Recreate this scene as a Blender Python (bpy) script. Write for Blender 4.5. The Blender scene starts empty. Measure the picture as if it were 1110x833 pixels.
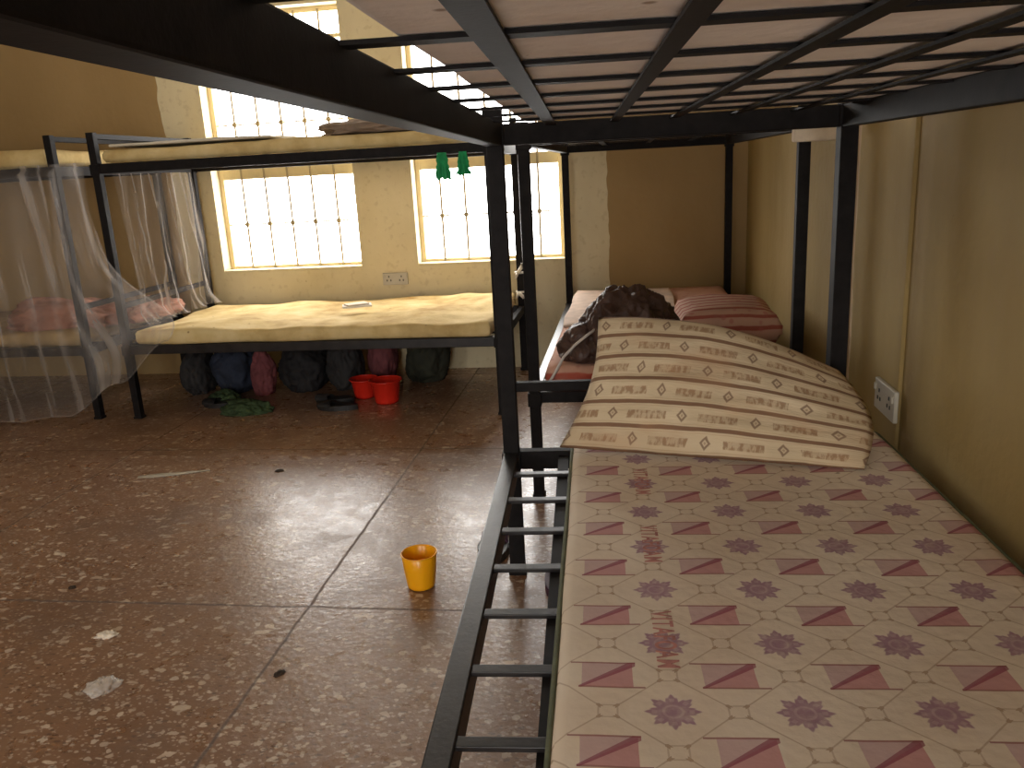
import bpy, bmesh, math, random
from mathutils import Vector, Matrix, noise
PI = math.pi
C = bpy.context.scene.collection
scene = bpy.context.scene

# ------------------------------------------------------------------ shader expression helper
class N:
    """tiny wrapper so that node maths can be written as python expressions"""
    def __init__(s, nt, sock): s.nt, s.s = nt, sock
    def op(s, o, *a):
        n = s.nt.nodes.new('ShaderNodeMath'); n.operation = o
        for i, v in enumerate((s,) + a):
            if isinstance(v, N): s.nt.links.new(v.s, n.inputs[i])
            else: n.inputs[i].default_value = v
        return N(s.nt, n.outputs[0])
    def __add__(s, b): return s.op('ADD', b)
    def __radd__(s, b): return s.op('ADD', b)
    def __sub__(s, b): return s.op('SUBTRACT', b)
    def __mul__(s, b): return s.op('MULTIPLY', b)
    def __rmul__(s, b): return s.op('MULTIPLY', b)
    def __truediv__(s, b): return s.op('DIVIDE', b)
    def abs(s): return s.op('ABSOLUTE')
    def floor(s): return s.op('FLOOR')
    def mod1(s): return s - s.op('FLOOR')
    def lt(s, b): return s.op('LESS_THAN', b)
    def gt(s, b): return s.op('GREATER_THAN', b)
    def mx(s, b): return s.op('MAXIMUM', b)
    def mn(s, b): return s.op('MINIMUM', b)
    def sin(s): return s.op('SINE')
    def cos(s): return s.op('COSINE')
    def sqrt(s): return s.op('SQRT')
    def atan2(s, b): return s.op('ARCTAN2', b)
    def edge(s, c, w):
        """smooth 1 below c, 0 above c (width w)"""
        n = s.nt.nodes.new('ShaderNodeMapRange'); n.interpolation_type = 'SMOOTHSTEP'
        s.nt.links.new(s.s, n.inputs[0])
        n.inputs[1].default_value = c - w; n.inputs[2].default_value = c + w
        n.inputs[3].default_value = 1; n.inputs[4].default_value = 0
        return N(s.nt, n.outputs[0])

class Mat:
    def __init__(s, name, rough=.6, spec=.5, metallic=0):
        s.m = bpy.data.materials.new(name); s.m.use_nodes = True
        s.nt = s.m.node_tree; s.b = s.nt.nodes['Principled BSDF']
        s.b.inputs['Roughness'].default_value = rough
        s.b.inputs['Specular IOR Level'].default_value = spec
        s.b.inputs['Metallic'].default_value = metallic
        s.tc = s.nt.nodes.new('ShaderNodeTexCoord')
    def coords(s, kind='Object', scale=(1, 1, 1)):
        mp = s.nt.nodes.new('ShaderNodeMapping'); mp.inputs['Scale'].default_value = scale
        s.nt.links.new(s.tc.outputs[kind], mp.inputs[0]); return mp.outputs[0]
    def xyz(s, kind='Object'):
        n = s.nt.nodes.new('ShaderNodeSeparateXYZ'); s.nt.links.new(s.tc.outputs[kind], n.inputs[0])
        return [N(s.nt, n.outputs[i]) for i in range(3)]
    def noise(s, scale, detail=4, kind='Object', stretch=(1, 1, 1), rough=.55):
        n = s.nt.nodes.new('ShaderNodeTexNoise'); n.inputs['Scale'].default_value = scale
        n.inputs['Detail'].default_value = detail; n.inputs['Roughness'].default_value = rough
        s.nt.links.new(s.coords(kind, stretch), n.inputs['Vector']); return N(s.nt, n.outputs['Fac'])
    def voronoi(s, scale, feature='F1', out='Distance', kind='Object', stretch=(1, 1, 1), rnd=1):
        n = s.nt.nodes.new('ShaderNodeTexVoronoi'); n.feature = feature; n.inputs['Scale'].default_value = scale
        n.inputs['Randomness'].default_value = rnd
        s.nt.links.new(s.coords(kind, stretch), n.inputs['Vector']); return N(s.nt, n.outputs[out])
    def col(s, c):
        n = s.nt.nodes.new('ShaderNodeRGB'); n.outputs[0].default_value = (*c, 1); return n.outputs[0]
    def mix(s, fac, a, b):
        n = s.nt.nodes.new('ShaderNodeMix'); n.data_type = 'RGBA'
        if isinstance(fac, N): s.nt.links.new(fac.s, n.inputs[0])
        else: n.inputs[0].default_value = fac
        for i, v in ((6, a), (7, b)):
            if isinstance(v, tuple): n.inputs[i].default_value = (*v, 1)
            else: s.nt.links.new(v, n.inputs[i])
        return n.outputs[2]
    def ramp(s, fac, stops):
        n = s.nt.nodes.new('ShaderNodeValToRGB'); s.nt.links.new(fac.s, n.inputs[0])
        while len(n.color_ramp.elements) < len(stops): n.color_ramp.elements.new(.5)
        for e, (p, c) in zip(n.color_ramp.elements, stops): e.position = p; e.color = (*c, 1)
        return n.outputs[0]
    def base(s, c):
        if isinstance(c, tuple): s.b.inputs['Base Color'].default_value = (*c, 1)
        else: s.nt.links.new(c, s.b.inputs['Base Color'])
        return s
    def rough(s, r): s.nt.links.new(r.s, s.b.inputs['Roughness']); return s
    def bump(s, h, strength=.3, dist=.01):
        n = s.nt.nodes.new('ShaderNodeBump'); n.inputs['Strength'].default_value = strength
        n.inputs['Distance'].default_value = dist
        s.nt.links.new(h.s, n.inputs['Height']); s.nt.links.new(n.outputs[0], s.b.inputs['Normal']); return s

def simple(name, c, rough=.7, var=.25, scale=12, bump=.2, spec=.4, metallic=0, dist=.005):
    m = Mat(name, rough, spec, metallic); n = m.noise(scale)
    d = tuple(x * (1 - var) for x in c); e = tuple(min(1, x * (1 + var * .6)) for x in c)
    m.base(m.ramp(n, [(.3, d), (.7, e)]))
    if bump: m.bump(m.noise(scale * 6), bump, dist)
    return m.m

# ------------------------------------------------------------------ materials
def lerp3(a, b, t): return tuple(x + (y - x) * t for x, y in zip(a, b))

def wall_material(name, kind):
    m = Mat(name, .75, .25)
    x, y, z = m.xyz()
    big = m.noise(1.3, 5); st = m.noise(3.0, 6, stretch=(1, 1, .35)); fine = m.noise(28, 4)
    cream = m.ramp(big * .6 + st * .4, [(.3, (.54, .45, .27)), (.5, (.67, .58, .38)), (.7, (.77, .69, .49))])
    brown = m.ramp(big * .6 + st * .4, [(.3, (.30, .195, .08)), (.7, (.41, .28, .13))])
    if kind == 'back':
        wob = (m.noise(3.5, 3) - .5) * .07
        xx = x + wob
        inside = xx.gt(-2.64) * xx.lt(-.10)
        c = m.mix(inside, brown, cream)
    elif kind == 'side':
        # brownish damp marks running down from the old pillar line
        ochre = m.ramp(big * .5 + st * .5, [(.3, (.25, .165, .055)), (.5, (.34, .245, .095)), (.72, (.42, .315, .14))])
        wob = (m.noise(4, 4) - .5) * .12
        d = (y + wob * .6 - 2.12).abs()
        stain = d.edge(.05, .06) * st.edge(.66, .25)
        c = m.mix(stain * .75, ochre, (.16, .09, .025))
        far = (y + wob * .4).gt(2.64)
        cream2 = m.ramp(big, [(.3, (.44, .33, .21)), (.7, (.60, .47, .31))])
        c = m.mix(far * y.lt(2.76), c, cream2)
    else:
        c = cream
    sp = m.voronoi(9); dirt = sp.edge(.035, .02) * m.noise(5).gt(.62)
    c = m.mix(dirt * .5, c, (.16, .10, .05))
    gr = fine.edge(.38, .06) * .35
    c = m.mix(gr * .6, c, (.34, .24, .12))
    m.base(c); m.bump(fine * .5 + st, .35, .012)
    return m.m

def floor_material():
    m = Mat('terrazzo', .35, .8)
    x, y, z = m.xyz()
    big = m.noise(1.1, 5)
    base = m.ramp(big, [(.3, (.185, .088, .045)), (.55, (.26, .142, .082)), (.75, (.34, .205, .130))])
    warp = (m.noise(9, 2) - .5)
    def chips(scale, thr, rnd_thr, seed, soft):
        st = (1, 1 + seed * .13, 1)
        n = m.nt.nodes.new('ShaderNodeTexVoronoi'); n.inputs['Scale'].default_value = scale
        mp = m.nt.nodes.new('ShaderNodeMapping'); mp.inputs['Location'].default_value = (seed, seed * 2.3, 0); mp.inputs['Scale'].default_value = st
        m.nt.links.new(m.tc.outputs['Object'], mp.inputs[0])
        wv = m.nt.nodes.new('ShaderNodeTexNoise'); wv.inputs['Scale'].default_value = scale * 1.3; m.nt.links.new(mp.outputs[0], wv.inputs[0])
        ad = m.nt.nodes.new('ShaderNodeVectorMath'); ad.operation = 'MULTIPLY_ADD'
        m.nt.links.new(wv.outputs['Color'], ad.inputs[0]); ad.inputs[1].default_value = (1.1 / scale,) * 3; m.nt.links.new(mp.outputs[0], ad.inputs[2])
        m.nt.links.new(ad.outputs[0], n.inputs['Vector'])
        d = N(m.nt, n.outputs['Distance'])
        sc = m.nt.nodes.new('ShaderNodeSeparateColor'); m.nt.links.new(n.outputs['Color'], sc.inputs[0])
        r = N(m.nt, sc.outputs[0]); g = N(m.nt, sc.outputs[1])
        return (d - g * .12).edge(thr, soft) * r.gt(rnd_thr), g
    c = base
    k, g = chips(75, .28, .35, 3.1, .05); c = m.mix(k * .7, c, m.mix(g, (.34, .24, .18), (.60, .48, .38)))
    k, g = chips(36, .26, .5, 1.7, .04); c = m.mix(k * .8, c, m.mix(g, (.36, .26, .19), (.66, .54, .43)))
    k, g = chips(17, .20, .72, 5.2, .03); c = m.mix(k * .75, c, m.mix(g, (.46, .33, .24), (.66, .54, .41)))
    k, g = chips(50, .25, .72, 8.4, .05); c = m.mix(k * .7, c, (.09, .045, .03))
    # worn dirt
    wear = m.noise(2.3, 6).edge(.43, .1); c = m.mix(wear * .45, c, (.13, .075, .045))
    # panel joints
    w = warp * .012
    gx = ((x + w + .875) / 1.3); gy = ((y + w - 1.92) / 1.3)
    jx = (gx - (gx + .5).floor()).abs() * 1.3; jy = (gy - (gy + .5).floor()).abs() * 1.3
    j = jx.mn(jy).edge(.004, .003)
    c = m.mix(j * .75, c, (.06, .035, .022))
    m.base(c)
    m.rough(m.noise(16, 5) * .34 + .13 + wear * .12 + j * .4)
    m.bump(m.noise(55, 4) + m.noise(6, 3) * .8, .30, .004)
    return m.m

def flower_fabric():
    """mattress cover: diamond lattice, eight-petal flowers, flag shaped motifs"""
    m = Mat('flowered_ticking', .8, .2)
    x, y, z = m.xyz()
    wob = (m.noise(7, 3) - .5) * .006
    PX_, PY_ = .1675, .159
    # object coordinates: x across (0..w), y along, pattern phase measured on the cover
    u = (x + wob - .159) / PX_; v = (y + wob - .7023) / PY_
    def cell(a, off): a = a + off; return a - (a + .5).floor()
    nz = m.noise(60, 3); big = m.noise(2.2, 5)
    c = m.ramp(big, [(.3, (.64, .53, .42)), (.5, (.74, .63, .51)), (.72, (.80, .70, .58))])
    # rosy ageing
    c = m.mix(m.noise(3.1, 3).edge(.43, .12) * .25, c, (.58, .39, .24))
    cx = cell(u, 0.0) * PX_; cy = cell(v, 0.0) * PY_
    r = (cx * cx + cy * cy).sqrt(); th = cy.atan2(cx)
    pet = (th * 8).cos()
    rad = pet * .0052 + (th * 24).cos() * .0018 + .0295
    fl = (r - rad).edge(0, .0022) * x.gt(.10)
    holes = (pet.gt(.45)) * (r - .024).abs().lt(.0035)
    ring = (r - .0125).abs().lt(.0018)
    fcol = m.mix((holes.mx(ring)) * .5, (.29, .13, .22), (.50, .34, .35))
    fmix = fl * (nz.edge(.6, .2) * .3 + .5)
    c = m.mix(fmix, c, fcol)
    # flag motif at the half-cell offset
    hx = cell(u, .5) * PX_; hy = cell(v, .5) * PY_
    inr = hx.abs().lt(.036) * hy.abs().lt(.027)
    diag = hy - hx * .72
    up = diag.gt(0)
    c = m.mix(inr * up * .55, c, (.46, .24, .30))
    c = m.mix(inr * up.lt(.5) * .72, c, (.50, .18, .21))
    dl = (diag.abs() - hx * .07).lt(.0055) * (hx.abs().lt(.040)) * hy.abs().lt(.029)
    c = m.mix(dl * .75, c, (.28, .06, .10))
    top = (hy - .028).abs().lt(.0017) * (hx + .006).abs().lt(.046)
    bot = (hy + .028).abs().lt(.0017) * (hx - .006).abs().lt(.046)
    c = m.mix(top.mx(bot) * .75, c, (.25, .055, .06))
    # lattice: diamonds around every flower and flag, little squares at the crossings
    s1 = u + v; s2 = u - v
    l1 = ((s1 + .5) - (s1 + 1.0).floor()).abs(); l2 = ((s2 + .5) - (s2 + 1.0).floor()).abs()
    line = (l1.mn(l2)).edge(.010, .006)
    ax = cell(u, .5) * PX_; ay = cell(v, 0) * PY_; bx = cell(u, 0) * PX_; by = cell(v, .5) * PY_
    da = ax.abs().mx(ay.abs()); db = bx.abs().mx(by.abs())
    near = da.mn(db)
    box = (near - .0125).abs().lt(.0012)
    line = line * near.gt(.0125)
    dots = ((da - .0125).abs().lt(.003) * (ax.abs() - ay.abs()).abs().lt(.004)).mx((db - .0125).abs().lt(.003) * (bx.abs() - by.abs()).abs().lt(.004))
    c = m.mix((line * .42).mx(box * .35).mx(dots * .6), c, (.28, .14, .06))
    # grime spots
    sp = m.voronoi(6.5).edge(.045, .02) * m.noise(4).gt(.5)
    c = m.mix(sp * .7, c, (.14, .08, .05))
    m.base(c); m.bump(m.noise(9, 3) + nz * .2, .5, .01)
    return m.m

def pillow_fabric():
    m = Mat('striped_pillow_cotton', .8, .2)
    U, V, _ = m.xyz('UV')
    wob = (m.noise(4, 3, 'UV') - .5) * .05
    t = (V + wob * .6) * 6.0
    f = t.mod1(); row = t.floor()
    big = m.noise(3, 4, 'UV')
    c = m.ramp(big, [(.3, (.54, .42, .27)), (.7, (.70, .57, .39))])
    st = ((f - .5).abs() * -1 + .5)           # distance to the row border
    main = st.edge(.085, .02); thin = (st - .16).abs().edge(.014, .012)
    c = m.mix(main * .88, c, (.17, .075, .04))
    c = m.mix(thin * .3, c, (.30, .16, .08))
    # woven diamonds and smudged blocks in each band
    s = (U + wob) * 4.0 + row * .37
    p = s - (s + .5).floor()
    dd = p.abs() * 1.5 + (f - .5).abs() * .42
    dia = (dd - .088).abs().edge(.028, .014)
    c = m.mix(dia * .75, c, (.17, .09, .06))
    c = m.mix((dd.edge(.03, .01)) * .5, c, (.20, .10, .06))
    q = s + .5; p2 = (q - (q + .5).floor())
    blk = p2.abs().lt(.27) * (f - .47).abs().edge(.16, .03)
    bars = (m.noise(75, 3, 'UV', stretch=(1, .2, 1))).edge(.5, .07)
    c = m.mix(blk * (bars * .5 + .25), c, (.27, .14, .07))
    # rosy stain
    c = m.mix(m.noise(2.4, 3, 'UV').edge(.40, .08) * .3, c, (.52, .28, .15))
    m.base(c); m.bump(m.noise(4, 4, 'UV', stretch=(1, 2.2, 1)), .6, .012)
    return m.m

def striped_fabric(name, a, b, per, axis=1, mott=(.4, .12, .1)):
    m = Mat(name, .85, .2)
    X_ = m.xyz(); co = (X_[axis] if axis == 2 else X_[1] + X_[2] * 1.2) + (m.noise(6) - .5) * .03
    f = (co / per).mod1()
    c = m.mix((f - .5).abs().edge(.16, .05), a, b)
    sp = m.voronoi(22).edge(.22, .06) * .55
    c = m.mix(sp, c, mott)
    c = m.mix(m.noise(5).edge(.42, .1) * .4, c, tuple(v * .6 for v in a))
    m.base(c); m.bump(m.noise(20), .4, .01)
    return m.m

def foam_material(name, c0, c1, c2):
    m = Mat(name, .9, .15)
    n = m.noise(3.2, 6); k = m.noise(11, 4)
    c = m.ramp(n * .7 + k * .3, [(.33, c0), (.5, c1), (.68, c2)])
    c = m.mix(m.voronoi(13).edge(.07, .03) * m.noise(6).gt(.52) * .7, c, (.16, .08, .03))
    m.base(c); m.bump(k * .8 + m.noise(60) * .2, .5, .012)
    return m.m

def net_material():
    m = bpy.data.materials.new('mosquito_netting'); m.use_nodes = True; nt = m.node_tree
    nt.nodes.clear(); out = nt.nodes.new('ShaderNodeOutputMaterial')
    tr = nt.nodes.new('ShaderNodeBsdfTransparent'); df = nt.nodes.new('ShaderNodeBsdfDiffuse'); tl = nt.nodes.new('ShaderNodeBsdfTranslucent')
    df.inputs[0].default_value = (.72, .66, .62, 1); tl.inputs[0].default_value = (.72, .66, .62, 1)
    a = nt.nodes.new('ShaderNodeMixShader'); nt.links.new(df.outputs[0], a.inputs[1]); nt.links.new(tl.outputs[0], a.inputs[2])
    tc = nt.nodes.new('ShaderNodeTexCoord'); sp = nt.nodes.new('ShaderNodeSeparateXYZ'); nt.links.new(tc.outputs['UV'], sp.inputs[0])
    no = nt.nodes.new('ShaderNodeTexNoise'); no.inputs['Scale'].default_value = 5
    mp = nt.nodes.new('ShaderNodeMapping'); mp.inputs['Scale'].default_value = (5.5, .3, 1)
    nt.links.new(tc.outputs['UV'], mp.inputs[0]); nt.links.new(mp.outputs[0], no.inputs[0])
    # gathered cloth: bunched threads run down the net as denser bands
    dens = nt.nodes.new('ShaderNodeMapRange'); nt.links.new(no.outputs[0], dens.inputs[0])
    dens.inputs[1].default_value = .50; dens.inputs[2].default_value = .70; dens.inputs[3].default_value = .13; dens.inputs[4].default_value = .55
    b = nt.nodes.new('ShaderNodeMixShader'); nt.links.new(dens.outputs[0], b.inputs[0])
    nt.links.new(tr.outputs[0], b.inputs[1]); nt.links.new(a.outputs[0], b.inputs[2]); nt.links.new(b.outputs[0], out.inputs[0])
    return m

M = {}
M['wall_back'] = wall_material('stained_plaster_back', 'back')
M['wall_side'] = wall_material('stained_plaster_side', 'side')
M['wall'] = wall_material('cream_plaster', 'plain')
M['floor'] = floor_material()
M['ceiling'] = simple('painted_ceiling_board', (.62, .56, .46), .8, .15, 2)
M['metal'] = simple('black_painted_steel', (.013, .011, .011), .6, .35, 30, .12, .1, dist=.002)
M['metal2'] = simple('worn_black_painted_steel', (.020, .017, .017), .35, .5, 18, .2, .32, dist=.002)
M['bare'] = simple('worn_bare_steel', (.30, .28, .27), .3, .3, 40, .1, .6, .7)
M['window_paint'] = simple('cream_window_paint', (.70, .58, .33), .5, .12, 8)
M['bar_paint'] = simple('cream_window_bar_paint', (.36, .29, .17), .5, .12, 8)
M['flower'] = flower_fabric()
M['pillow'] = pillow_fabric()
M['piping'] = simple('faded_green_piping', (.12, .13, .07), .8, .3, 20)
M['underside'] = foam_material('pinkish_grey_mattress_cloth', (.66, .58, .53), (.80, .73, .68), (.88, .82, .77))
M['foam'] = foam_material('bare_yellow_foam', (.36, .22, .07), (.62, .47, .22), (.76, .62, .35))
M['foam_dark'] = foam_material('brown_old_foam', (.22, .14, .06), (.36, .25, .12), (.46, .34, .19))
M['sheet'] = simple('off_white_sheet', (.66, .60, .48), .85, .15, 5)
M['blanket'] = simple('dusty_brown_blanket', (.30, .22, .16), .9, .3, 9, .5, .2, dist=.01)
M['red_stripe'] = striped_fabric('red_striped_ticking', (.60, .34, .25), (.42, .08, .05), .075, 2)
M['red_bolster'] = striped_fabric('red_striped_pillow_cotton', (.50, .30, .22), (.32, .09, .065), .06, 1)
M['cream_cloth'] = simple('pale_flecked_cloth', (.68, .52, .42), .85, .2, 14)
M['pink_cloth'] = simple('pink_orange_cloth', (.34, .15, .10), .85, .45, 6)
M['jacket'] = simple('dark_brown_cloth', (.085, .046, .036), .45, .4, 9, .5, .35, dist=.01)
M['strap'] = simple('pale_strap', (.62, .55, .50), .7, .1)
M['net'] = net_material()
M['red_plastic'] = simple('red_plastic', (.62, .022, .010), .35, .15, 6, 0)
cm = Mat('orange_plastic', .28, .5); cm.base((.90, .40, .006)); cm.b.inputs['Subsurface Weight'].default_value = .15; cm.b.inputs['Subsurface Radius'].default_value = (.02, .01, .003)
M['orange'] = cm.m
M['black_cloth'] = simple('black_bag_cloth', (.015, .013, .014), .8, .4, 8)
M['blue_cloth'] = simple('dark_blue_cloth', (.022, .028, .048), .85, .5, 10)
M['rose_cloth'] = simple('dull_pink_cloth', (.20, .055, .06), .85, .4, 10)
M['green_cloth'] = simple('dark_green_cloth', (.035, .06, .022), .85, .5, 14)
M['olive_cloth'] = simple('dark_olive_cloth', (.03, .03, .018), .85, .4, 9)
M['grey_cloth'] = simple('charcoal_cloth', (.03, .027, .027), .85, .4, 8)
M['green_rag'] = simple('bright_green_cloth', (.015, .30, .10), .8, .3, 30)
M['rubber'] = simple('black_rubber', (.02, .018, .018), .5, .3, 10)
M['purple_rubber'] = simple('dark_purple_rubber', (.08, .03, .06), .5, .3, 10)
M['white_plastic'] = simple('grubby_white_plastic', (.50, .46, .38), .45, .12, 10, 0)
M['dark_plastic'] = simple('dark_plastic', (.03, .028, .025), .5, .1)
M['white_rag'] = simple('white_rag_cloth', (.78, .74, .68), .85, .1, 30)
M['paper'] = simple('crumpled_paper', (.72, .62, .5), .85, .1, 30)
M['print'] = simple('faded_red_print', (.50, .22, .19), .85, .3, 60, 0)
M['dry_leaf'] = simple('dark_leaf', (.04, .025, .015), .8, .3, 30)
fm = Mat('clear_plastic_film', .25, .5); fm.base((.75, .68, .60)); fm.b.inputs['Alpha'].default_value = .45
M['film'] = fm.m

# ------------------------------------------------------------------ geometry helpers
def link(name, me, mat, parent=None, smooth=True, loc=None, rz=0):
    o = bpy.data.objects.new(name, me); C.objects.link(o)
    if mat: me.materials.append(mat)
    if parent is not None: o.parent = parent
    if loc is not None: o.location = loc
    o.rotation_euler = (0, 0, rz)
    if smooth:
        for p in me.polygons: p.use_smooth = True
    return o
def obj(name, bm, mat, parent=None, smooth=False, loc=None, rz=0):
    bmesh.ops.recalc_face_normals(bm, faces=bm.faces)
    me = bpy.data.meshes.new(name); bm.to_mesh(me); bm.free()
    return link(name, me, mat, parent, smooth, loc, rz)
def tag(o, label=None, cat=None, group=None, kind=None):
    if label: o['label'] = label
    if cat: o['category'] = cat
    if group: o['group'] = group
    if kind: o['kind'] = kind
    return o
def thing(name, label, cat, loc=(0, 0, 0), rz=0, group=None):
    o = bpy.data.objects.new(name, None); C.objects.link(o); o.empty_display_size = .05
    o.location = loc; o.rotation_euler = (0, 0, rz)
    return tag(o, label, cat, group)
def box(bm, x0, x1, y0, y1, z0, z1, bev=0):
    r = bmesh.ops.create_cube(bm, size=1)
    bmesh.ops.scale(bm, vec=(x1 - x0, y1 - y0, z1 - z0), verts=r['verts'])
    bmesh.ops.translate(bm, vec=((x0 + x1) / 2, (y0 + y1) / 2, (z0 + z1) / 2), verts=r['verts'])
    if bev:
        es = {e for v in r['verts'] for e in v.link_edges}
        bmesh.ops.bevel(bm, geom=list(es), offset=bev, segments=2, affect='EDGES', profile=.5)
    return bm
def B(*a, bev=0):
    bm = bmesh.new(); return box(bm, *a, bev=bev)
def tube(bm, pts, r, seg=8, closed=False):
    pts = [Vector(p) for p in pts]; rings = []
    for i, p in enumerate(pts):
        a = pts[max(i - 1, 0)]; b = pts[min(i + 1, len(pts) - 1)]
        if closed: a = pts[i - 1]; b = pts[(i + 1) % len(pts)]
        t = (b - a).normalized(); up = Vector((0, 0, 1)) if abs(t.z) < .9 else Vector((1, 0, 0))
        s = t.cross(up).normalized(); w = s.cross(t)
        rr = r[i] if isinstance(r, (list, tuple)) else r
        rings.append([bm.verts.new(p + (s * math.cos(k * 2 * PI / seg) + w * math.sin(k * 2 * PI / seg)) * rr) for k in range(seg)])
    n = len(rings)
    for i in range(n if closed else n - 1):
        A, D = rings[i], rings[(i + 1) % n]
        for k in range(seg): bm.faces.new((A[k], A[(k + 1) % seg], D[(k + 1) % seg], D[k]))
    if not closed: bm.faces.new(rings[0]); bm.faces.new(rings[-1])
    return bm
def lathe(bm, prof, seg=40):
    rings = []
    for r, z in prof:
        if r < 1e-5: rings.append([bm.verts.new((0, 0, z))])
        else: rings.append([bm.verts.new((r * math.cos(2 * PI * k / seg), r * math.sin(2 * PI * k / seg), z)) for k in range(seg)])
    for A, D in zip(rings, rings[1:]):
        for k in range(seg):
            k2 = (k + 1) % seg
            if len(A) == 1 and len(D) == 1: continue
            if len(A) == 1: bm.faces.new((A[0], D[k], D[k2]))
            elif len(D) == 1: bm.faces.new((A[k], A[k2], D[0]))
            else: bm.faces.new((A[k], A[k2], D[k2], D[k]))
    return bm
def nz(p, s, seed=0): return noise.noise(Vector(p) * s + Vector((seed * 7.3, seed * 3.1, seed * 5.7)))

def slab(w, l, t, seed=0, amp=.01, nx=28, ny=60, r=.025, edge=.0, sag=0, rough=3.0):
    """soft rectangular slab (mattress): closed grid with rounded edges and an uneven surface; origin at its lower corner"""
    bm = bmesh.new()
    def prof(a, n): # positions with finer rows by the rim
        return [0, .35 * r, r] + [r + (a - 2 * r) * i / n for i in range(1, n)] + [a - r, a - .35 * r, a]
    xs, ys = prof(w, nx), prof(l, ny)
    def drop(d): # rounding near rim
        return 0 if d >= r else r - math.sqrt(max(0, r * r - (r - d) ** 2))
    top, bot = {}, {}
    for i, x in enumerate(xs):
        for j, y in enumerate(ys):
            d = min(x, w - x, y, l - y)
            k = drop(d) * .8
            n1 = nz((x, y, 0), rough, seed) * amp + nz((x, y, 3), rough * 3, seed) * amp * .35
            ex = nz((x, y, 9), 4, seed) * edge; ey = nz((x, y, 14), 4, seed) * edge
            px = x + ex * (1 if d < .1 else .2); py = y + ey * (1 if d < .1 else .2)
            top[i, j] = bm.verts.new((px, py, t - k + n1 - sag * math.sin(PI * x / w)))
            bot[i, j] = bm.verts.new((px, py, k))
    I, J = len(xs) - 1, len(ys) - 1
    for i in range(I):
        for j in range(J):
            bm.faces.new((top[i, j], top[i + 1, j], top[i + 1, j + 1], top[i, j + 1]))
            bm.faces.new((bot[i, j], bot[i, j + 1], bot[i + 1, j + 1], bot[i + 1, j]))
    for i in range(I):
        bm.faces.new((top[i, 0], bot[i, 0], bot[i + 1, 0], top[i + 1, 0])); bm.faces.new((top[i, J], top[i + 1, J], bot[i + 1, J], bot[i, J]))
    for j in range(J):
        bm.faces.new((top[0, j], top[0, j + 1], bot[0, j + 1], bot[0, j])); bm.faces.new((top[I, j], bot[I, j], bot[I, j + 1], top[I, j + 1]))
    return bm
def lump(size, seed, amp=.25, sub=5, rough=1.6, flat=.35, crease=.5):
    """crumpled cloth heap: rests on z = 0"""
    bm = bmesh.new(); bmesh.ops.create_icosphere(bm, subdivisions=sub, radius=1)
    for v in bm.verts:
        p = v.co.copy()
        a = nz(p, rough, seed); f = 1 - abs(nz(p, rough * 2.1, seed + 3)) * 2
        f2 = 1 - abs(nz(p, rough * 4.5, seed + 5)) * 2
        k = 1 + amp * a + crease * .16 * f + crease * .06 * f2
        q = p * k
        if q.z < -flat: q.z = -flat + (q.z + flat) * .08
        v.co = Vector((q.x * size[0] / 2, q.y * size[1] / 2, (q.z + flat) * size[2] / (1 + flat)))
    return bm
def pillow_mesh(TL, TR, BL, BR, thick, normal, seed=1, n=46, bulge_top=0.0, m=34, pr=-1):
    """stuffed pillow between four corner points, with a UV map"""
    bm = bmesh.new(); uvl = bm.loops.layers.uv.new('UVMap')
    TL, TR, BL, BR = map(Vector, (TL, TR, BL, BR)); nn = Vector(normal).normalized()
    g = {}; uvs = {}
    for side in (1, -1):
        for i in range(n + 1):
            for j in range(m + 1):
                u, v = i / n, j / m
                rim = i in (0, n) or j in (0, m)
                if side == -1 and rim: g[side, i, j] = g[1, i, j]; continue
                p = (BL * (1 - u) + BR * u) * (1 - v) + (TL * (1 - u) + TR * u) * v
                pin = .03 * math.sin(PI * v) * (abs(2 * u - 1) ** 3) * (1 if u < .5 else pr)
                p += (BR - BL).normalized() * pin
                p += (TL - BL).normalized() * bulge_top * math.sin(PI * u) * v
                h = (math.sin(PI * min(max(u, 0), 1)) ** .45) * (math.sin(PI * v) ** .5)
                w = nz((u * 2, v * 1.5, side), 2.2, seed) * .10 + nz((u * 1.2, v * 5, side), 2.0, seed + 4) * .09
                cr = 1 - abs(nz((u * 1.3 + v * .8, v * 2.6 - u * .5, 1), 2.3, seed + 9)) * 3.2
                d = side * (thick / 2 * h * (1 + w) + max(cr, -.5) * .006 * h) + nz((u, v, 2), 5, seed) * .004
                q = p + nn * d
                b = bm.verts.new(q); g[side, i, j] = b; uvs[b] = (u, v)
    for side in (1, -1):
        for i in range(n):
            for j in range(m):
                vs = [g[side, i, j], g[side, i + 1, j], g[side, i + 1, j + 1], g[side, i, j + 1]]
                if side == -1: vs.reverse()
                f = bm.faces.new(vs)
                for lp in f.loops: lp[uvl].uv = uvs[lp.vert]
    return bm

# ------------------------------------------------------------------ the room
XR, YB, XL, YF, H = .70, 4.67, -5.2, -2.4, 2.75
T = .16
def struct(name, bm, mat, **k): return tag(obj(name, bm, mat, **k), kind='structure')
struct('floor', B(XL - T, XR + T + .1, YF - T, YB + T, -.1, 0), M['floor'])
struct('ceiling', B(XL - T, XR + T + .1, YF - T, YB + T, H, H + .1), M['ceiling'])

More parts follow.
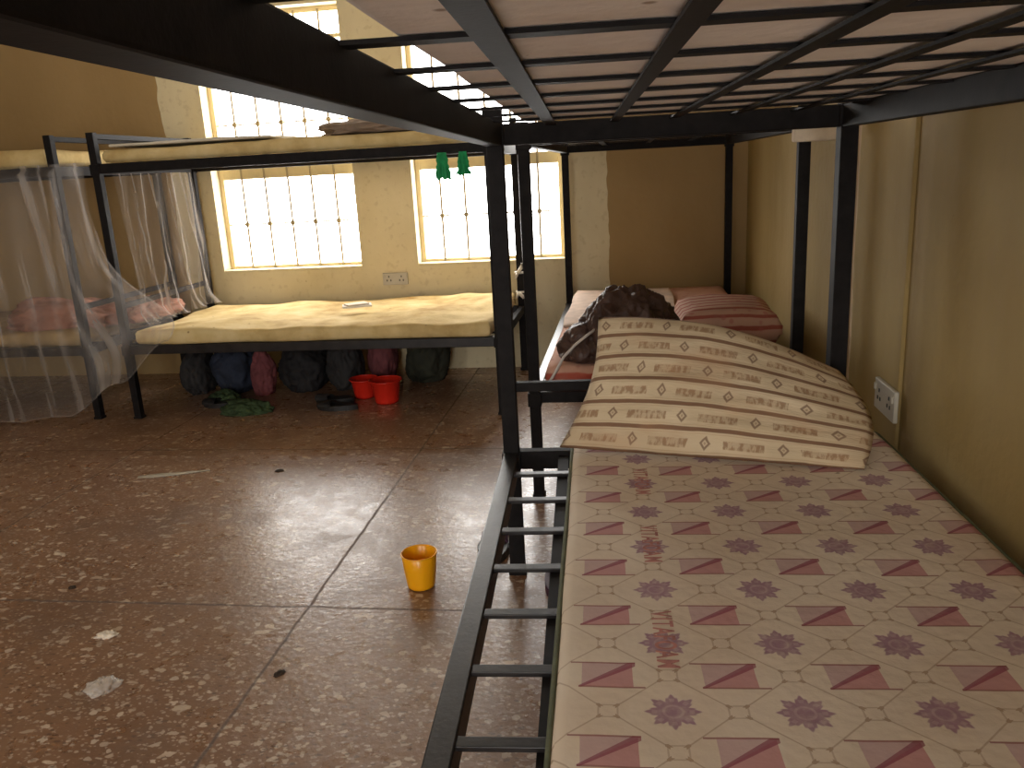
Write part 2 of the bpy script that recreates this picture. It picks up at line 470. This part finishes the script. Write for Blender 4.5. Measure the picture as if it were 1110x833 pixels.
def wall_with_openings(name, axis, pos, a0, a1, ops, mat, out):
    """axis 'y': wall plane at y=pos running along x; 'x': plane at x=pos running along y. out=+1/-1 side of the thickness"""
    bm = bmesh.new()
    def add(s0, s1, z0, z1):
        p0, p1 = sorted((pos, pos + out * T))
        if axis == 'y': box(bm, s0, s1, p0, p1, z0, z1)
        else: box(bm, p0, p1, s0, s1, z0, z1)
    cur = a0
    for (s0, s1, z0, z1) in sorted(ops):
        add(cur, s0, 0, H); add(s0, s1, z1, H); cur = s1
        if z0 > 0: add(s0, s1, 0, z0)
    add(cur, a1, 0, H)
    return struct(name, bm, mat)
SILL, WTOP = .615, 2.06
W1 = (-2.39, -1.535, SILL, WTOP); W2 = (-1.195, -.345, SILL, WTOP)
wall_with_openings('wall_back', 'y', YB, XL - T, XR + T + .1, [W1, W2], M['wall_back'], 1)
ADDED_FW = [(-2.6, -1.7, .7, 2.1)]
wall_with_openings('wall_left', 'x', XL, YF, YB, [], M['wall'], -1)
ADDED_DOOR = (-.55, .40, 0, 2.1)
wall_with_openings('wall_front', 'y', YF, XL - T, XR + T + .1, ADDED_FW + [ADDED_DOOR], M['wall'], -1)
bm = bmesh.new(); box(bm, XR, XR + T, YF, 2.75, 0, H); box(bm, XR - .05, XR + T, 2.75, YB, 0, H); box(bm, XR - .010, XR + .01, 2.165, 2.655, 0, H, bev=.004)
struct('wall_right', bm, M['wall_side'])

def window(n, s0, s1, z0, z1, axis, pos, out, nb=5, simple_w=False):
    """steel window with a cream frame and upright security bars, set in the thickness of the wall"""
    root = bpy.data.objects.new('window_%d' % n, None); C.objects.link(root); tag(root, kind='structure')
    root.location = ((s0 + s1) / 2, pos, z0) if axis == 'y' else (pos, (s0 + s1) / 2, z0)
    root.rotation_euler = (0, 0, 0 if (axis == 'y' and out > 0) else PI if axis == 'y' else (PI / 2 if out < 0 else -PI / 2))
    w, h = s1 - s0, z1 - z0
    d = T - .05
    bm = bmesh.new(); f = .028
    box(bm, -w / 2, -w / 2 + f, d - .02, d + .02, 0, h, .003); box(bm, w / 2 - f, w / 2, d - .02, d + .02, 0, h, .003)
    box(bm, -w / 2 + f, w / 2 - f, d - .02, d + .02, 0, f, .003); box(bm, -w / 2 + f, w / 2 - f, d - .02, d + .02, h - f, h, .003)
    obj('window_frame', bm, M['window_paint'], root)
    zt = h * .385
    obj('transom', B(-w / 2 + f, w / 2 - f, d - .022, d + .022, zt - .02, zt + .045, bev=.003), M['window_paint'], root)
    obj('transom', B(-w / 2 + f, w / 2 - f, d - .012, d + .012, h * .885, h * .885 + .022, bev=.003), M['window_paint'], root)
    for z in (h * .19, h * .585):
        bm = B(-w / 2 + f, w / 2 - f, d - .014, d - .004, z - .004, z + .004)
        obj('cross_bar', bm, M['bar_paint'], root)
    for k in range(1, nb + 1):
        x = -w / 2 + w * k / (nb + 1)
        bm = bmesh.new(); tube(bm, [(x, d - .02, f * .5), (x, d - .02, h - f * .5)], .007, 8)
        for z in (h * .19, h * .585): box(bm, x - .012, x + .012, d - .028, d - .012, z - .012, z + .012, .002)
        obj('security_bar', bm, M['bar_paint'], root)
    # sloping sill inside the reveal
    obj('window_sill', B(-w / 2 + .002, w / 2 - .002, .0, d - .02, .0, .012, bev=.003), M['wall'], root)
    # daylight portal: tells the renderer where the sky comes in
    ld = bpy.data.lights.new('window_daylight', 'AREA'); ld.shape = 'RECTANGLE'; ld.size = w; ld.size_y = h; ld.energy = 1
    ld.cycles.is_portal = True
    lo = bpy.data.objects.new('window_daylight', ld); C.objects.link(lo); lo.parent = root
    lo.location = (0, T + .02, h / 2); lo.rotation_euler = (-PI / 2, 0, 0)
window(1, *W1, 'y', YB, 1); window(2, *W2, 'y', YB, 1)
window(3, *ADDED_FW[0], 'y', YF, -1)  # unseen window, added behind the camera to let in more daylight
# unseen open doorway, added behind the camera to light the near bed, its leaf swung outwards
dr = bpy.data.objects.new('added_door', None); C.objects.link(dr); dr.location = (ADDED_DOOR[0], YF, 0); tag(dr, kind='structure')
bm = bmesh.new(); dw = ADDED_DOOR[1] - ADDED_DOOR[0]
box(bm, .002, .05, -T + .02, -.02, .005, 2.095, .003); box(bm, dw - .05, dw - .002, -T + .02, -.02, .005, 2.095, .003); box(bm, .05, dw - .05, -T + .02, -.02, 2.05, 2.095, .003)
obj('added_door_frame', bm, M['window_paint'], dr)
bm = bmesh.new(); box(bm, .052, .092, -T - .86, -T - .005, .012, 2.04, .003)
for zz in (.15, 1.15): box(bm, .046, .098, -T - .74, -T - .12, zz, zz + .75, .004)
dl = obj('added_door_leaf', bm, M['window_paint'], dr)
bm = bmesh.new(); tube(bm, [(.10, -T - .78, 1.02), (.13, -T - .78, 1.02), (.13, -T - .68, 1.02)], .009, 8); obj('added_door_handle', bm, M['bare'], dl)
ld = bpy.data.lights.new('added_doorway_daylight', 'AREA'); ld.shape = 'RECTANGLE'; ld.size = dw; ld.size_y = 2.1; ld.energy = 1; ld.cycles.is_portal = True
lo = bpy.data.objects.new('added_doorway_daylight', ld); C.objects.link(lo); lo.parent = dr; lo.location = (dw / 2, -T - .02, 1.05); lo.rotation_euler = (PI / 2, 0, 0)


# outlets
def outlet(label, loc, rz, w, h, rotten=False):
    t = thing('wall_socket', label, 'socket', loc, rz)
    obj('back_plate', B(-w / 2, w / 2, -.012, 0, -h / 2, h / 2, bev=.003), M['white_plastic'], t)
    for s in (-1, 1):
        bm = bmesh.new()
        for dx, dz in ((0, .014), (-.011, -.008), (.011, -.008)): box(bm, s * w / 4 + dx - .003, s * w / 4 + dx + .003, -.0135, -.0118, dz - .005, dz + .005)
        obj('socket_holes', bm, M['dark_plastic'], t)
        obj('switch', B(s * w / 2 * .86 - .005, s * w / 2 * .86 + .005, -.017, -.011, h * .12, h * .34, bev=.001), M['white_plastic'], t)
    return t
outlet('white double wall socket on back wall under the window gap', (-1.338, YB, .545), 0, .15, .07)
outlet('grubby double socket on the right wall beside the flowered mattress', (.690, 2.235, .478), -PI / 2, .17, .085)

# ------------------------------------------------------------------ bunk beds
def bunk(label, loc, rz, W, L, zl, zu, zh, ztop, heads=(1,), nlong=4, topbars=(), slats_up=True, post=.036, rail=.045, up_len=None):
    """steel double bunk. local x: width, local y: length, origin at the foot of the near-left post"""
    t = thing('bunk_bed', label, 'bunk bed', loc, rz)
    p = post / 2; m = M['metal']
    for x in (0, W):
        for y in (0, L):
            bm = bmesh.new()
            # angle section post with a small foot
            sx = 1 if x == 0 else -1; sy = 1 if y == 0 else -1
            box(bm, x - p, x + p, y - p, y + p, .008, ztop, .002)
            box(bm, x - p - .004, x + p + .004, y - p - .004, y + p + .004, 0, .012, .002)
            post_o = obj('post', bm, m, t)
            for z in (zl, zu):   # welded corner sockets
                bm = B(x - p - .005, x + p + .005, y - p - .005, y + p + .005, z - .05, z - .002, bev=.002)
                obj('corner_bracket', bm, m, post_o)
    for lvl, z in (('lower', zl), ('upper', zu)):
        for x in (0, W): obj('side_rail', B(x - p * .95, x + p * .95, p, L - p, z - rail, z, bev=.003), M['metal2'] if lvl == 'lower' else m, t)
        for y in (0, L): obj('end_rail', B(p, W - p, y - p * .8, y + p * .8, z - rail, z, bev=.003), m, t)
        n = int(round(L / (.171 if lvl == 'lower' else .205)))
        for k in range(1, n):
            y = L - k * L / n
            if lvl == 'lower': bm = B(p * .9, W - p * .9, y - .011, y + .011, z - .012, z - .003, bev=.0015)
            else: bm = B(p * .9, W - p * .9, y - .013, y + .013, z - .006, z - .002)
            obj('slat', bm, M['metal2'] if lvl == 'lower' else m, t)
        for k in range(nlong):
            x = W * (k + 1) / (nlong + 1) + (.012 if k and lvl == 'upper' else 0)
            hw = .0135 if k == 0 else .0105
            obj('support_bar', B(x - hw, x + hw, p * .8, L - p * .8, z - (.020 if lvl == 'lower' else .010), z - (.0125 if lvl == 'lower' else .0062)), m, t)
    for e in heads:
        y = 0 if e == 0 else L
        obj('head_bar', B(p, W - p, y - .012, y + .012, zh - .025, zh, bev=.002), m, t)
    for e in topbars:
        y = 0 if e == 0 else L
        obj('head_bar', B(p, W - p, y - .012, y + .012, ztop - .03, ztop - .005, bev=.002), m, t)
    return t
RA = .052; LA = 2.052
ax, ay = -.325 + math.sin(RA) * LA, 2.142 - math.cos(RA) * LA
bunk('black steel bunk bed nearest the camera, holding the flowered mattress', (ax, ay, 0), RA, .865, LA, .372, 1.238, .567, 1.28, nlong=5, post=.042, rail=.052)
bunk('black steel bunk bed in the right back corner, holding the dark jacket', (-.32, 2.71, 0), 0, .862, 1.88, .385, 1.235, .57, 1.27, heads=(), nlong=3, rail=.038)
bunk('black steel bunk bed under the two windows with bare yellow foam', (-2.47, 4.60, 0), -PI / 2, .88, 1.875, .378, 1.252, .585, 1.395, heads=(0,), topbars=(0,))
bunk('black steel bunk bed at far left behind the hanging mosquito net', (-4.60, 4.60, 0), -PI / 2, .88, 1.91, .378, 1.252, .585, 1.395, heads=(1,), topbars=(1,))

# ------------------------------------------------------------------ mattresses
def mattress(label, bm, mat, loc, rz=0): return tag(obj('mattress', bm, mat, None, True, loc, rz), label, 'mattress')
# near lower: flowered
RM = .035
mz = .374
mt = thing('mattress', 'cream mattress printed with purple flowers and red flags on the near bunk', 'mattress', (-.084, .233, mz), RM)
MW, ML, MH = .80, 1.865, .024
obj('cover', slab(.775, 1.865, .062, 4, .005, 30, 70, .022, .002, 0, 2.4), M['flower'], mt, True)
def rim(w, l, z, r):
    bm = bmesh.new(); rc = .03; pts = []
    for cx, cy, a0 in ((w - rc, l - rc, 0), (rc, l - rc, PI / 2), (rc, rc, PI), (w - rc, rc, 3 * PI / 2)):
        for k in range(5): a = a0 + k * PI / 8; pts.append((cx + rc * math.cos(a), cy + rc * math.sin(a), z))
    return tube(bm, pts, r, 6, True)
obj('piping', rim(.777, 1.867, .050, .0045), M['piping'], mt, True)
tc = bpy.data.curves.new('printed_words', 'FONT'); tc.body = 'VITAFOAM'; tc.size = .062; tc.extrude = .0004; tc.offset = .0010; tc.align_x = 'CENTER'; tc.space_character = 1.15
def words(x, y, z):
    to = bpy.data.objects.new('tmp', tc); C.objects.link(to)
    dg = bpy.context.evaluated_depsgraph_get(); me = bpy.data.meshes.new_from_object(to.evaluated_get(dg)); C.objects.unlink(to); bpy.data.objects.remove(to)
    me.materials.clear()
    cx_ = sum(v.co.x for v in me.vertices) / len(me.vertices)
    for v in me.vertices:      # lay the print on the uneven cover
        px, py, up = x + v.co.y * .72, y - (v.co.x - cx_) * .46, v.co.z
        s_ = .062 + nz((px, py, 0), 2.4, 4) * .005 + nz((px, py, 3), 7.2, 4) * .005 * .35
        v.co = (px, py, s_ + .0006 + up * .5)
    o = link('printed_lettering', me, M['print'], mt, False)
    return o

# near upper: seen from below
mattress('pinkish grey mattress overhead on the upper near bunk', slab(.85, 1.93, .10, 8, .004, 14, 30, .012, .004), M['underside'], (-.165, .16, 1.2372), RA * .8)
# right back bunk
mattress('red striped mattress with pale top on the corner lower bunk', slab(.80, 1.80, .075, 11, .008, 20, 40, .03, .006), M['red_stripe'], (-.285, 2.755, .386))
mattress('thin brown mattress on the upper corner bunk', slab(.79, 1.80, .07, 12, .006, 14, 26, .03, .006), M['foam_dark'], (-.28, 2.755, 1.2365))
# window bunk
mattress('bare yellow foam mattress, torn and lumpy, on the lower window bunk', slab(1.80, .86, .072, 21, .024, 60, 28, .022, .024, 0, 2.6), M['foam'], (-2.43, 3.705, .379))
mattress('thin pale foam mattress on the upper window bunk', slab(1.80, .85, .062, 22, .010, 40, 20, .025, .012), M['foam'], (-2.435, 3.72, 1.253))
# far left bunk
mattress('brown foam mattress on the upper bunk behind the net', slab(1.84, .85, .085, 23, .010, 30, 16, .03, .01), M['foam'], (-4.565, 3.72, 1.253))
mattress('dark mattress with pink cloth on the lower bunk behind the net', slab(1.84, .85, .07, 24, .010, 30, 16, .03, .01), M['foam_dark'], (-4.565, 3.72, .379))

# ------------------------------------------------------------------ bedding and things on the beds
pw = obj('pillow', pillow_mesh((-.075, 2.115, .745), (.52, 2.085, .60), (-.175, 1.955, .445), (.515, 1.80, .442), .13, (-.05, -.86, .5), 3, bulge_top=.045, pr=1.5), M['pillow'], None, True)
tag(pw, 'striped beige pillow with brown diamonds leaning at the flowered mattress head', 'pillow')
bo = obj('pillow', slab(.36, .40, .125, 66, .008, 24, 20, .055, .008, -.02), M['red_bolster'], None, True, (.185, 2.98, .463))
tag(bo, 'red striped pillow behind the brown jacket in the corner bunk', 'pillow')
cl = obj('bed_sheet', slab(.50, 1.0, .012, 31, .006, 20, 30, .005, .012), M['cream_cloth'], None, True, (-.275, 3.45, .462)); tag(cl, 'pale flecked bed sheet on the far half of the corner bunk', 'sheet')
jk = thing('jacket', 'crumpled dark brown jacket heaped against the striped pillow top', 'jacket', (-.0, 2.93, .462))
o = obj('body', lump((.30, .26, .235), 5, .3, 6, 1.4, .35, .9), M['jacket'], jk, True, (-.01, 0, 0)); o.rotation_euler = (0, .10, .1)
o = obj('sleeve', lump((.17, .2, .115), 9, .3, 5, 1.6, .3, .9), M['jacket'], jk, True, (-.135, -.05, .0)); o.rotation_euler = (0, -.1, .5)
bm = bmesh.new(); tube(bm, [(-.27, -.20, -.05), (-.25, -.18, -.02), (-.22, -.165, .03), (-.18, -.16, .07), (-.14, -.15, .10), (-.10, -.11, .12)], .005, 6)
obj('drawstring', bm, M['strap'], jk, True)
# book / folded paper on the yellow foam
pb = thing('paper_bundle', 'small flat bundle of white papers on the yellow foam', 'papers', (-1.395, 4.1, .478), .35)
obj('lower_sheets', B(-.075, .075, -.045, .045, 0, .010, bev=.002), M['white_rag'], pb)
o = obj('upper_sheets', B(-.06, .055, -.04, .035, .0105, .018, bev=.002), M['paper'], pb); o.rotation_euler = (0, 0, .3)
bk = obj('blanket', lump((.56, .44, .075), 41, .18, 5, 1.8, .3, .7), M['blanket'], None, True, (-1.13, 3.98, 1.325)); tag(bk, 'brown blanket folded on the pale foam of the upper window bunk', 'blanket')
sh = obj('bed_sheet', slab(.80, .60, .014, 33, .006, 26, 18, .006, .012), M['sheet'], None, True, (-2.40, 3.735, 1.326)); tag(sh, 'off-white sheet at the left end of the upper window bunk', 'sheet')
pk = obj('clothes_heap', lump((.62, .34, .13), 44, .3, 5, 1.8, .25, .8), M['pink_cloth'], None, True, (-2.98, 4.0, .445)); tag(pk, 'pink and orange clothes lying on the lower bunk behind the net', 'clothes')
pk = obj('clothes_heap', lump((.20, .42, .09), 46, .3, 5, 1.8, .25, .8), M['pink_cloth'], None, True, (-2.56, 4.12, .462)); pk['label'] = 'small heap of pink cloth beneath the netting at the left end of the window bunk'; pk['category'] = 'clothes'

# ------------------------------------------------------------------ mosquito nets
def cloth(name, fn, nu, nv, mat, label, cat, parent=None):
    bm = bmesh.new(); uvl = bm.loops.layers.uv.new('UVMap'); g = {}; uv = {}
    for i in range(nu + 1):
        for j in range(nv + 1):
            v = bm.verts.new(fn(i / nu, j / nv)); g[i, j] = v; uv[v] = (i / nu, j / nv)
    for i in range(nu):
        for j in range(nv):
            f = bm.faces.new((g[i, j], g[i + 1, j], g[i + 1, j + 1], g[i, j + 1]))
            for lp in f.loops: lp[uvl].uv = uv[lp.vert]
    me = bpy.data.meshes.new(name); bm.to_mesh(me); bm.free()
    o = link(name, me, mat, parent, True)
    if label: tag(o, label, cat)
    return o
def interp(tab, t):
    for (a, va), (b, vb) in zip(tab, tab[1:]):
        if t <= b: k = (t - a) / (b - a); k = k * k * (3 - 2 * k); return va + (vb - va) * k
    return tab[-1][1]
def netA(u, v):
    # u runs from the far left to the right hem, v from the top rail (0) down to the hem (1)
    xt = -4.3 + u * (1.795); xb = -4.3 + u * 1.94
    zb = interp([(0, .0), (.62, -.0), (.78, .03), (.90, .20), (1, .40)], u) + .012
    zt = 1.262
    s = v ** 1.0
    z = zt + (zb - zt) * s
    x = xt + (xb - xt) * s
    if u > .8:      # belly of the right edge
        x += (u - .8) / .2 * (.22 * math.exp(-((s - .88) / .2) ** 2) - .05 * math.sin(PI * s) * (1 - s))
    fold = math.sin(u * 46 + 2.0 * math.sin(v * 2 + u * 7)) * .022 * (.35 + .65 * math.sin(PI * min(v * 1.1, 1))) + nz((u * 3, v * 1.2, 0), 3, 50) * .05 * v
    y = 3.672 - .045 * s + fold
    y = min(y, 3.690) if .02 < v else 3.69
    return Vector((x, y, z))
net_front = cloth('mosquito_net', netA, 220, 60, M['net'], 'sheer white mosquito net draped down the front of the far left bunk', 'mosquito net')
def netB(u, v):
    # hangs inside the left end of the window bunk; u along the end, v downwards, hem spreads on the foam
    s = v
    gath = .5 - abs(u - .5)
    yt = 3.765 + u * .76; 
    yb = 3.745 + u * .78
    y = yt + (yb - yt) * s
    x = -2.425 + .02 * math.sin(u * 30 + 1.5 * math.sin(v * 3)) * (.4 + s) + .03 * s
    z = 1.205 - s * .75
    if s > .9: x += (s - .9) * .5 
    x += nz((u * 3, v * 2, 1), 3, 61) * .03 * s
    return Vector((max(x, -2.447), y, max(z, .475)))
cloth('mosquito_net', netB, 120, 50, M['net'], 'gathered white mosquito net hanging inside the left end of the window bunk', 'mosquito net')

bm = bmesh.new(); tube(bm, [netA(i / 160, 1.0) for i in range(161)] + [netA(1.0, 1 - k / 30) for k in range(1, 20)], .004, 6)
hem = obj('hem', bm, M['net'], net_front, True)
# rags
def rag(label, x, y, z0, w, h, mat, seed):
    bm = bmesh.new(); nu, nv = 16, 20; g = {}
    for side in (0, 1):
        for i in range(nu + 1):
            for j in range(nv + 1):
                u, v = i / nu, j / nv
                ww = w * (.55 + .45 * v + .2 * nz((v * 3, seed, 0), 2))
                px = x + (u - .5) * ww; pz = z0 - h * v * (1 + .15 * nz((u * 3, seed, 2), 2)) + .02 * (1 - v) * 0
                py = y + .008 * math.sin(u * 14 + seed) * (.3 + v) - side * .003
                g[side, i, j] = bm.verts.new((px, py, pz))
        for i in range(nu):
            for j in range(nv): bm.faces.new((g[side, i, j], g[side, i + 1, j], g[side, i + 1, j + 1], g[side, i, j + 1]))
    o = obj('cloth_rag', bm, mat, None, True); tag(o, label, 'rag'); return o
rag('left of the two green rags hung on the window bunk rail', -.800, 3.688, 1.215, .075, .115, M['green_rag'], 1)
rag('right of the two green rags hung on the window bunk rail', -.705, 3.688, 1.215, .065, .10, M['green_rag'], 3)
def knot(label, x, y, z, s):
    t = thing('tied_rag', label, 'rag', (x, y, z))
    bm = bmesh.new(); R_ = .026
    tube(bm, [(R_ * math.cos(a), R_ * math.sin(a), 0) for a in [k * 2 * PI / 16 for k in range(16)]], .007, 6, True)
    obj('loop', bm, M['white_rag'], t, True)
    bm = bmesh.new(); tube(bm, [(-.01, -.03, 0), (.012, -.042, s * .03), (.018, -.045, s * .055)], [.009, .011, .006], 7); tube(bm, [(-.01, -.03, 0), (-.022, -.042, -.03)], [.009, .006], 7)
    obj('tail', bm, M['white_rag'], t, True)
knot('upper white rag tied round the thin far post', -.595, 4.60, .565, 1)
knot('lower white rag tied round the thin far post', -.595, 4.60, .455, -.6)
# white foam block wedged at the top of the near post of the corner bunk
wb = obj('foam_block', slab(.125, .035, .082, 71, .004, 8, 4, .006, .003), M['white_rag'], None, True, (.500, 2.645, 1.162)); wb.data.materials[0] = M['paper']
tag(wb, 'cream foam block wedged at the top of the corner bunk post', 'foam block')

# ------------------------------------------------------------------ floor things
cup = thing('cup', 'orange plastic cup standing alone on the terrazzo floor', 'cup', (-.590, 2.05, 0))
bm = lathe(bmesh.new(), [(0, .003), (.028, .003), (.033, .001), (.036, .004), (.0375, .012), (.0425, .060), (.0455, .100), (.0445, .101), (.0430, .099), (.0395, .055), (.0350, .012), (.030, .008), (0, .008)], 48)
obj('body', bm, M['orange'], cup, True); cup.scale = (1.08, 1.08, 1.0)
bm = bmesh.new(); tube(bm, [(.0462 * math.cos(k * PI / 24), .0462 * math.sin(k * PI / 24), .101) for k in range(48)], .0022, 8, True)
obj('rim', bm, M['orange'], cup, True)
def basin(label, x, y, r, h, tilt=0):
    t = thing('basin', label, 'basin', (x, y, 0)); 
    bm = lathe(bmesh.new(), [(0, .003), (r * .68, .003), (r * .74, .0), (r * .78, .01), (r * .96, h - .01), (r * 1.06, h - .004), (r * 1.06, h), (r * .95, h - .002), (r * .74, .014), (0, .01)], 40)
    o = obj('bowl', bm, M['red_plastic'], t, True)
    bm = bmesh.new(); tube(bm, [(r * 1.06 * math.cos(k * PI / 20), r * 1.06 * math.sin(k * PI / 20), h) for k in range(40)], .004, 6, True)
    obj('rim', bm, M['red_plastic'], t, True)
    t.rotation_euler = (tilt, 0, 0); return t
basin('red plastic basin under the window bunk, the larger and nearer one', -1.235, 3.955, .078, .118)
basin('smaller red basin tucked behind the larger red basin', -1.385, 4.06, .070, .10)
def slipper(label, x, y, rz, mat, L_=.24, s=1.0, top=None):
    t = thing('slipper', label, 'slipper', (x, y, 0), rz)
    bm = bmesh.new(); outline = []
    for k in range(28):
        a = 2 * PI * k / 28; yy = math.cos(a) * L_ / 2; wv = (.042 + .008 * math.cos(a)) * s
        outline.append((math.sin(a) * wv * (1 - .18 * math.cos(2 * a)), yy))
    lo = [bm.verts.new((a, b, 0)) for a, b in outline]; hi = [bm.verts.new((a, b, .018 + .008 * (b < 0))) for a, b in outline]
    bm.faces.new(lo); bm.faces.new(hi)
    for k in range(28): bm.faces.new((lo[k], lo[(k + 1) % 28], hi[(k + 1) % 28], hi[k]))
    obj('sole', bm, mat, t)
    bm = bmesh.new(); n = 12; rows = []
    for j in range(5):
        yy = .02 + j * .018
        rows.append([(math.cos(PI * k / n) * .043 * s, yy + .01 * math.sin(PI * k / n), .018 + math.sin(PI * k / n) * .022) for k in range(n + 1)])
    vs = [[bm.verts.new(p) for p in r] for r in rows]
    for a, b in zip(vs, vs[1:]):
        for k in range(n): bm.faces.new((a[k], a[k + 1], b[k + 1], b[k]))
    o = obj('strap', bm, top or mat, t, True)
    md = o.modifiers.new('thick', 'SOLIDIFY'); md.thickness = .004
    return t
slipper('dark purple slipper on the floor beside the front post of near bunk', -.415, 2.26, .1, M['rubber'], .2, 1, M['purple_rubber'])
slipper('dark slipper lying just under the left edge of the flowered mattress', -.19, 2.09, -.3, M['purple_rubber'], .2, 1, M['rubber'])
slipper('grey topped black slipper left of the red basins', -1.52, 3.97, 1.45, M['rubber'], .22, 1, M['grey_cloth'])
slipper('black slipper between the grey topped one and the larger red basin', -1.46, 3.84, 1.5, M['rubber'], .22)
slipper('black slipper at the left under the window bunk', -2.12, 3.92, 1.5, M['rubber'], .22)
def bag(name, label, x, y, size, mat, seed, cat, flat=.6, handle=False):
    t = thing(name, label, cat, (x, y, 0))
    obj('body', lump(size, seed, .22, 5, 1.5, flat, .7), mat, t, True)
    if handle:
        h = size[2]; bm = bmesh.new(); tube(bm, [(-.07, 0, h * .9), (-.055, 0, h + .035), (0, 0, h + .055), (.055, 0, h + .035), (.07, 0, h * .9)], .008, 6); obj('handle', bm, mat, t, True)
    return t
bag('bag', 'black travel bag with a looped handle under the window bunk', -1.79, 4.28, (.26, .28, .25), M['black_cloth'], 81, 'bag', .8, True)
bag('clothes_bundle', 'dark blue bundle of clothes under the left part of the window bunk', -2.18, 4.27, (.24, .28, .27), M['blue_cloth'], 82, 'clothes', .8)
bag('clothes_bundle', 'dull pink bundle of clothes between the black bags under the window bunk', -1.985, 4.16, (.12, .14, .23), M['rose_cloth'], 83, 'clothes', .8)
bag('bag', 'charcoal sack slumped near the centre under the window bunk', -1.555, 4.28, (.18, .22, .29), M['grey_cloth'], 84, 'bag', .8)
bag('clothes_bundle', 'pinkish clothes stacked above the red basins under the bunk', -1.375, 4.40, (.15, .18, .29), M['rose_cloth'], 85, 'clothes', .8)
bag('bag', 'dark olive sack behind the red basins to the right', -1.12, 4.42, (.22, .22, .30), M['olive_cloth'], 86, 'bag', .8)
bag('clothes_bundle', 'dark clothes beneath the left end of the window bunk', -2.385, 4.22, (.13, .28, .25), M['grey_cloth'], 87, 'clothes', .8)
g1 = obj('cloth_heap', lump((.22, .15, .06), 91, .35, 5, 2, .2, .9), M['green_cloth'], None, True, (-1.94, 3.80, 0)); tag(g1, 'dark green cloth dropped on the floor at the front under the window bunk', 'cloth')
g2 = obj('cloth_heap', lump((.15, .12, .05), 92, .35, 5, 2, .2, .9), M['green_cloth'], None, True, (-2.16, 4.02, 0)); tag(g2, 'small green cloth on the floor behind the larger green cloth', 'cloth')
def scrap(name, label, cat, x, y, size, mat, seed, rz=0):
    o = obj(name, lump(size, seed, .5, 4, 2.2, .15, 1.2), mat, None, True, (x, y, 0), rz); return tag(o, label, cat)
scrap('paper_scrap', 'small white paper scrap on the floor at left', 'paper', -1.363, 1.751, (.045, .025, .012), M['paper'], 101, .3)
scrap('plastic_wrapper', 'crumpled clear plastic wrapper below the white paper scrap', 'wrapper', -1.232, 1.535, (.062, .055, .02), M['film'], 102, .7)
scrap('dry_leaf', 'dark dry leaf on the floor ahead of the orange cup', 'leaf', -1.398, 2.957, (.030, .020, .007), M['dry_leaf'], 103, .2)
scrap('dry_leaf', 'dark dry leaf beside the floor joint, nearest the camera', 'leaf', -.83, 1.615, (.026, .015, .006), M['dry_leaf'], 104, 1.0)
scrap('dry_leaf', 'dark crumb on the floor at the left near the cross joint', 'leaf', -1.635, 1.995, (.018, .013, .006), M['dry_leaf'], 105, .4)
# chalky streak on the floor
bm = bmesh.new(); tube(bm, [(-1.97, 2.885, .002), (-1.90, 2.905, .002), (-1.82, 2.925, .002), (-1.70, 2.965, .002)], [.014, .022, .016, .004], 8)
for v in bm.verts: v.co.z = max(.0005, min(v.co.z, .0035))
tag(obj('smear', bm, M['white_plastic'], None, True), 'pale flattened straw lying on the floor in front of the net', 'smear')

# printed words on the flowered mattress
for k in (1, 3, 5): words(.147, .7023 + .159 * k, .0655)

# ------------------------------------------------------------------ daylight
w = bpy.data.worlds.new('overcast_sky'); scene.world = w; w.use_nodes = True
bg = w.node_tree.nodes['Background']; bg.inputs[0].default_value = (1.0, .98, .95, 1); bg.inputs[1].default_value = 9.0

GROUPS = {'bunk bed': 'bunk beds in the room', 'mattress': 'mattresses on the bunks', 'slipper': 'slippers on the floor', 'rag': 'rags tied or hung on the beds',
          'leaf': 'dark litter on the floor', 'basin': 'red basins under the window bunk', 'mosquito net': 'mosquito nets on the left bunks', 'pillow': 'pillows on the lower bunks',
          'bag': 'bags stowed under the window bunk', 'clothes': 'bundles of clothes', 'socket': 'wall sockets', 'sheet': 'bed sheets', 'cloth': 'green cloths on the floor'}
for o in list(C.objects):
    if o.parent is None and o.get('category') in GROUPS: o['group'] = GROUPS[o['category']]

# ------------------------------------------------------------------ camera
f_px, yaw, pitch, roll, hc = 890.83, .1457, .2551, .0534, 1.1268
fw = Vector((-math.sin(yaw) * math.cos(pitch), math.cos(yaw) * math.cos(pitch), -math.sin(pitch)))
r = Vector((math.cos(yaw), math.sin(yaw), 0)); u = r.cross(fw)
R_ = r * math.cos(roll) - u * math.sin(roll); U_ = r * math.sin(roll) + u * math.cos(roll)
cd = bpy.data.cameras.new('camera'); cam = bpy.data.objects.new('camera', cd); C.objects.link(cam)
mm = Matrix((R_, U_, -fw)).transposed().to_4x4(); mm.translation = Vector((0, 0, hc)); cam.matrix_world = mm
cd.sensor_fit = 'HORIZONTAL'; cd.sensor_width = 36; cd.lens = f_px / 1110 * 36; cd.clip_start = .02
scene.camera = cam
vs = scene.view_settings; vs.view_transform = 'Standard'; vs.look = 'None'; vs.gamma = 1; vs.use_curve_mapping = False; vs.exposure = 0.6
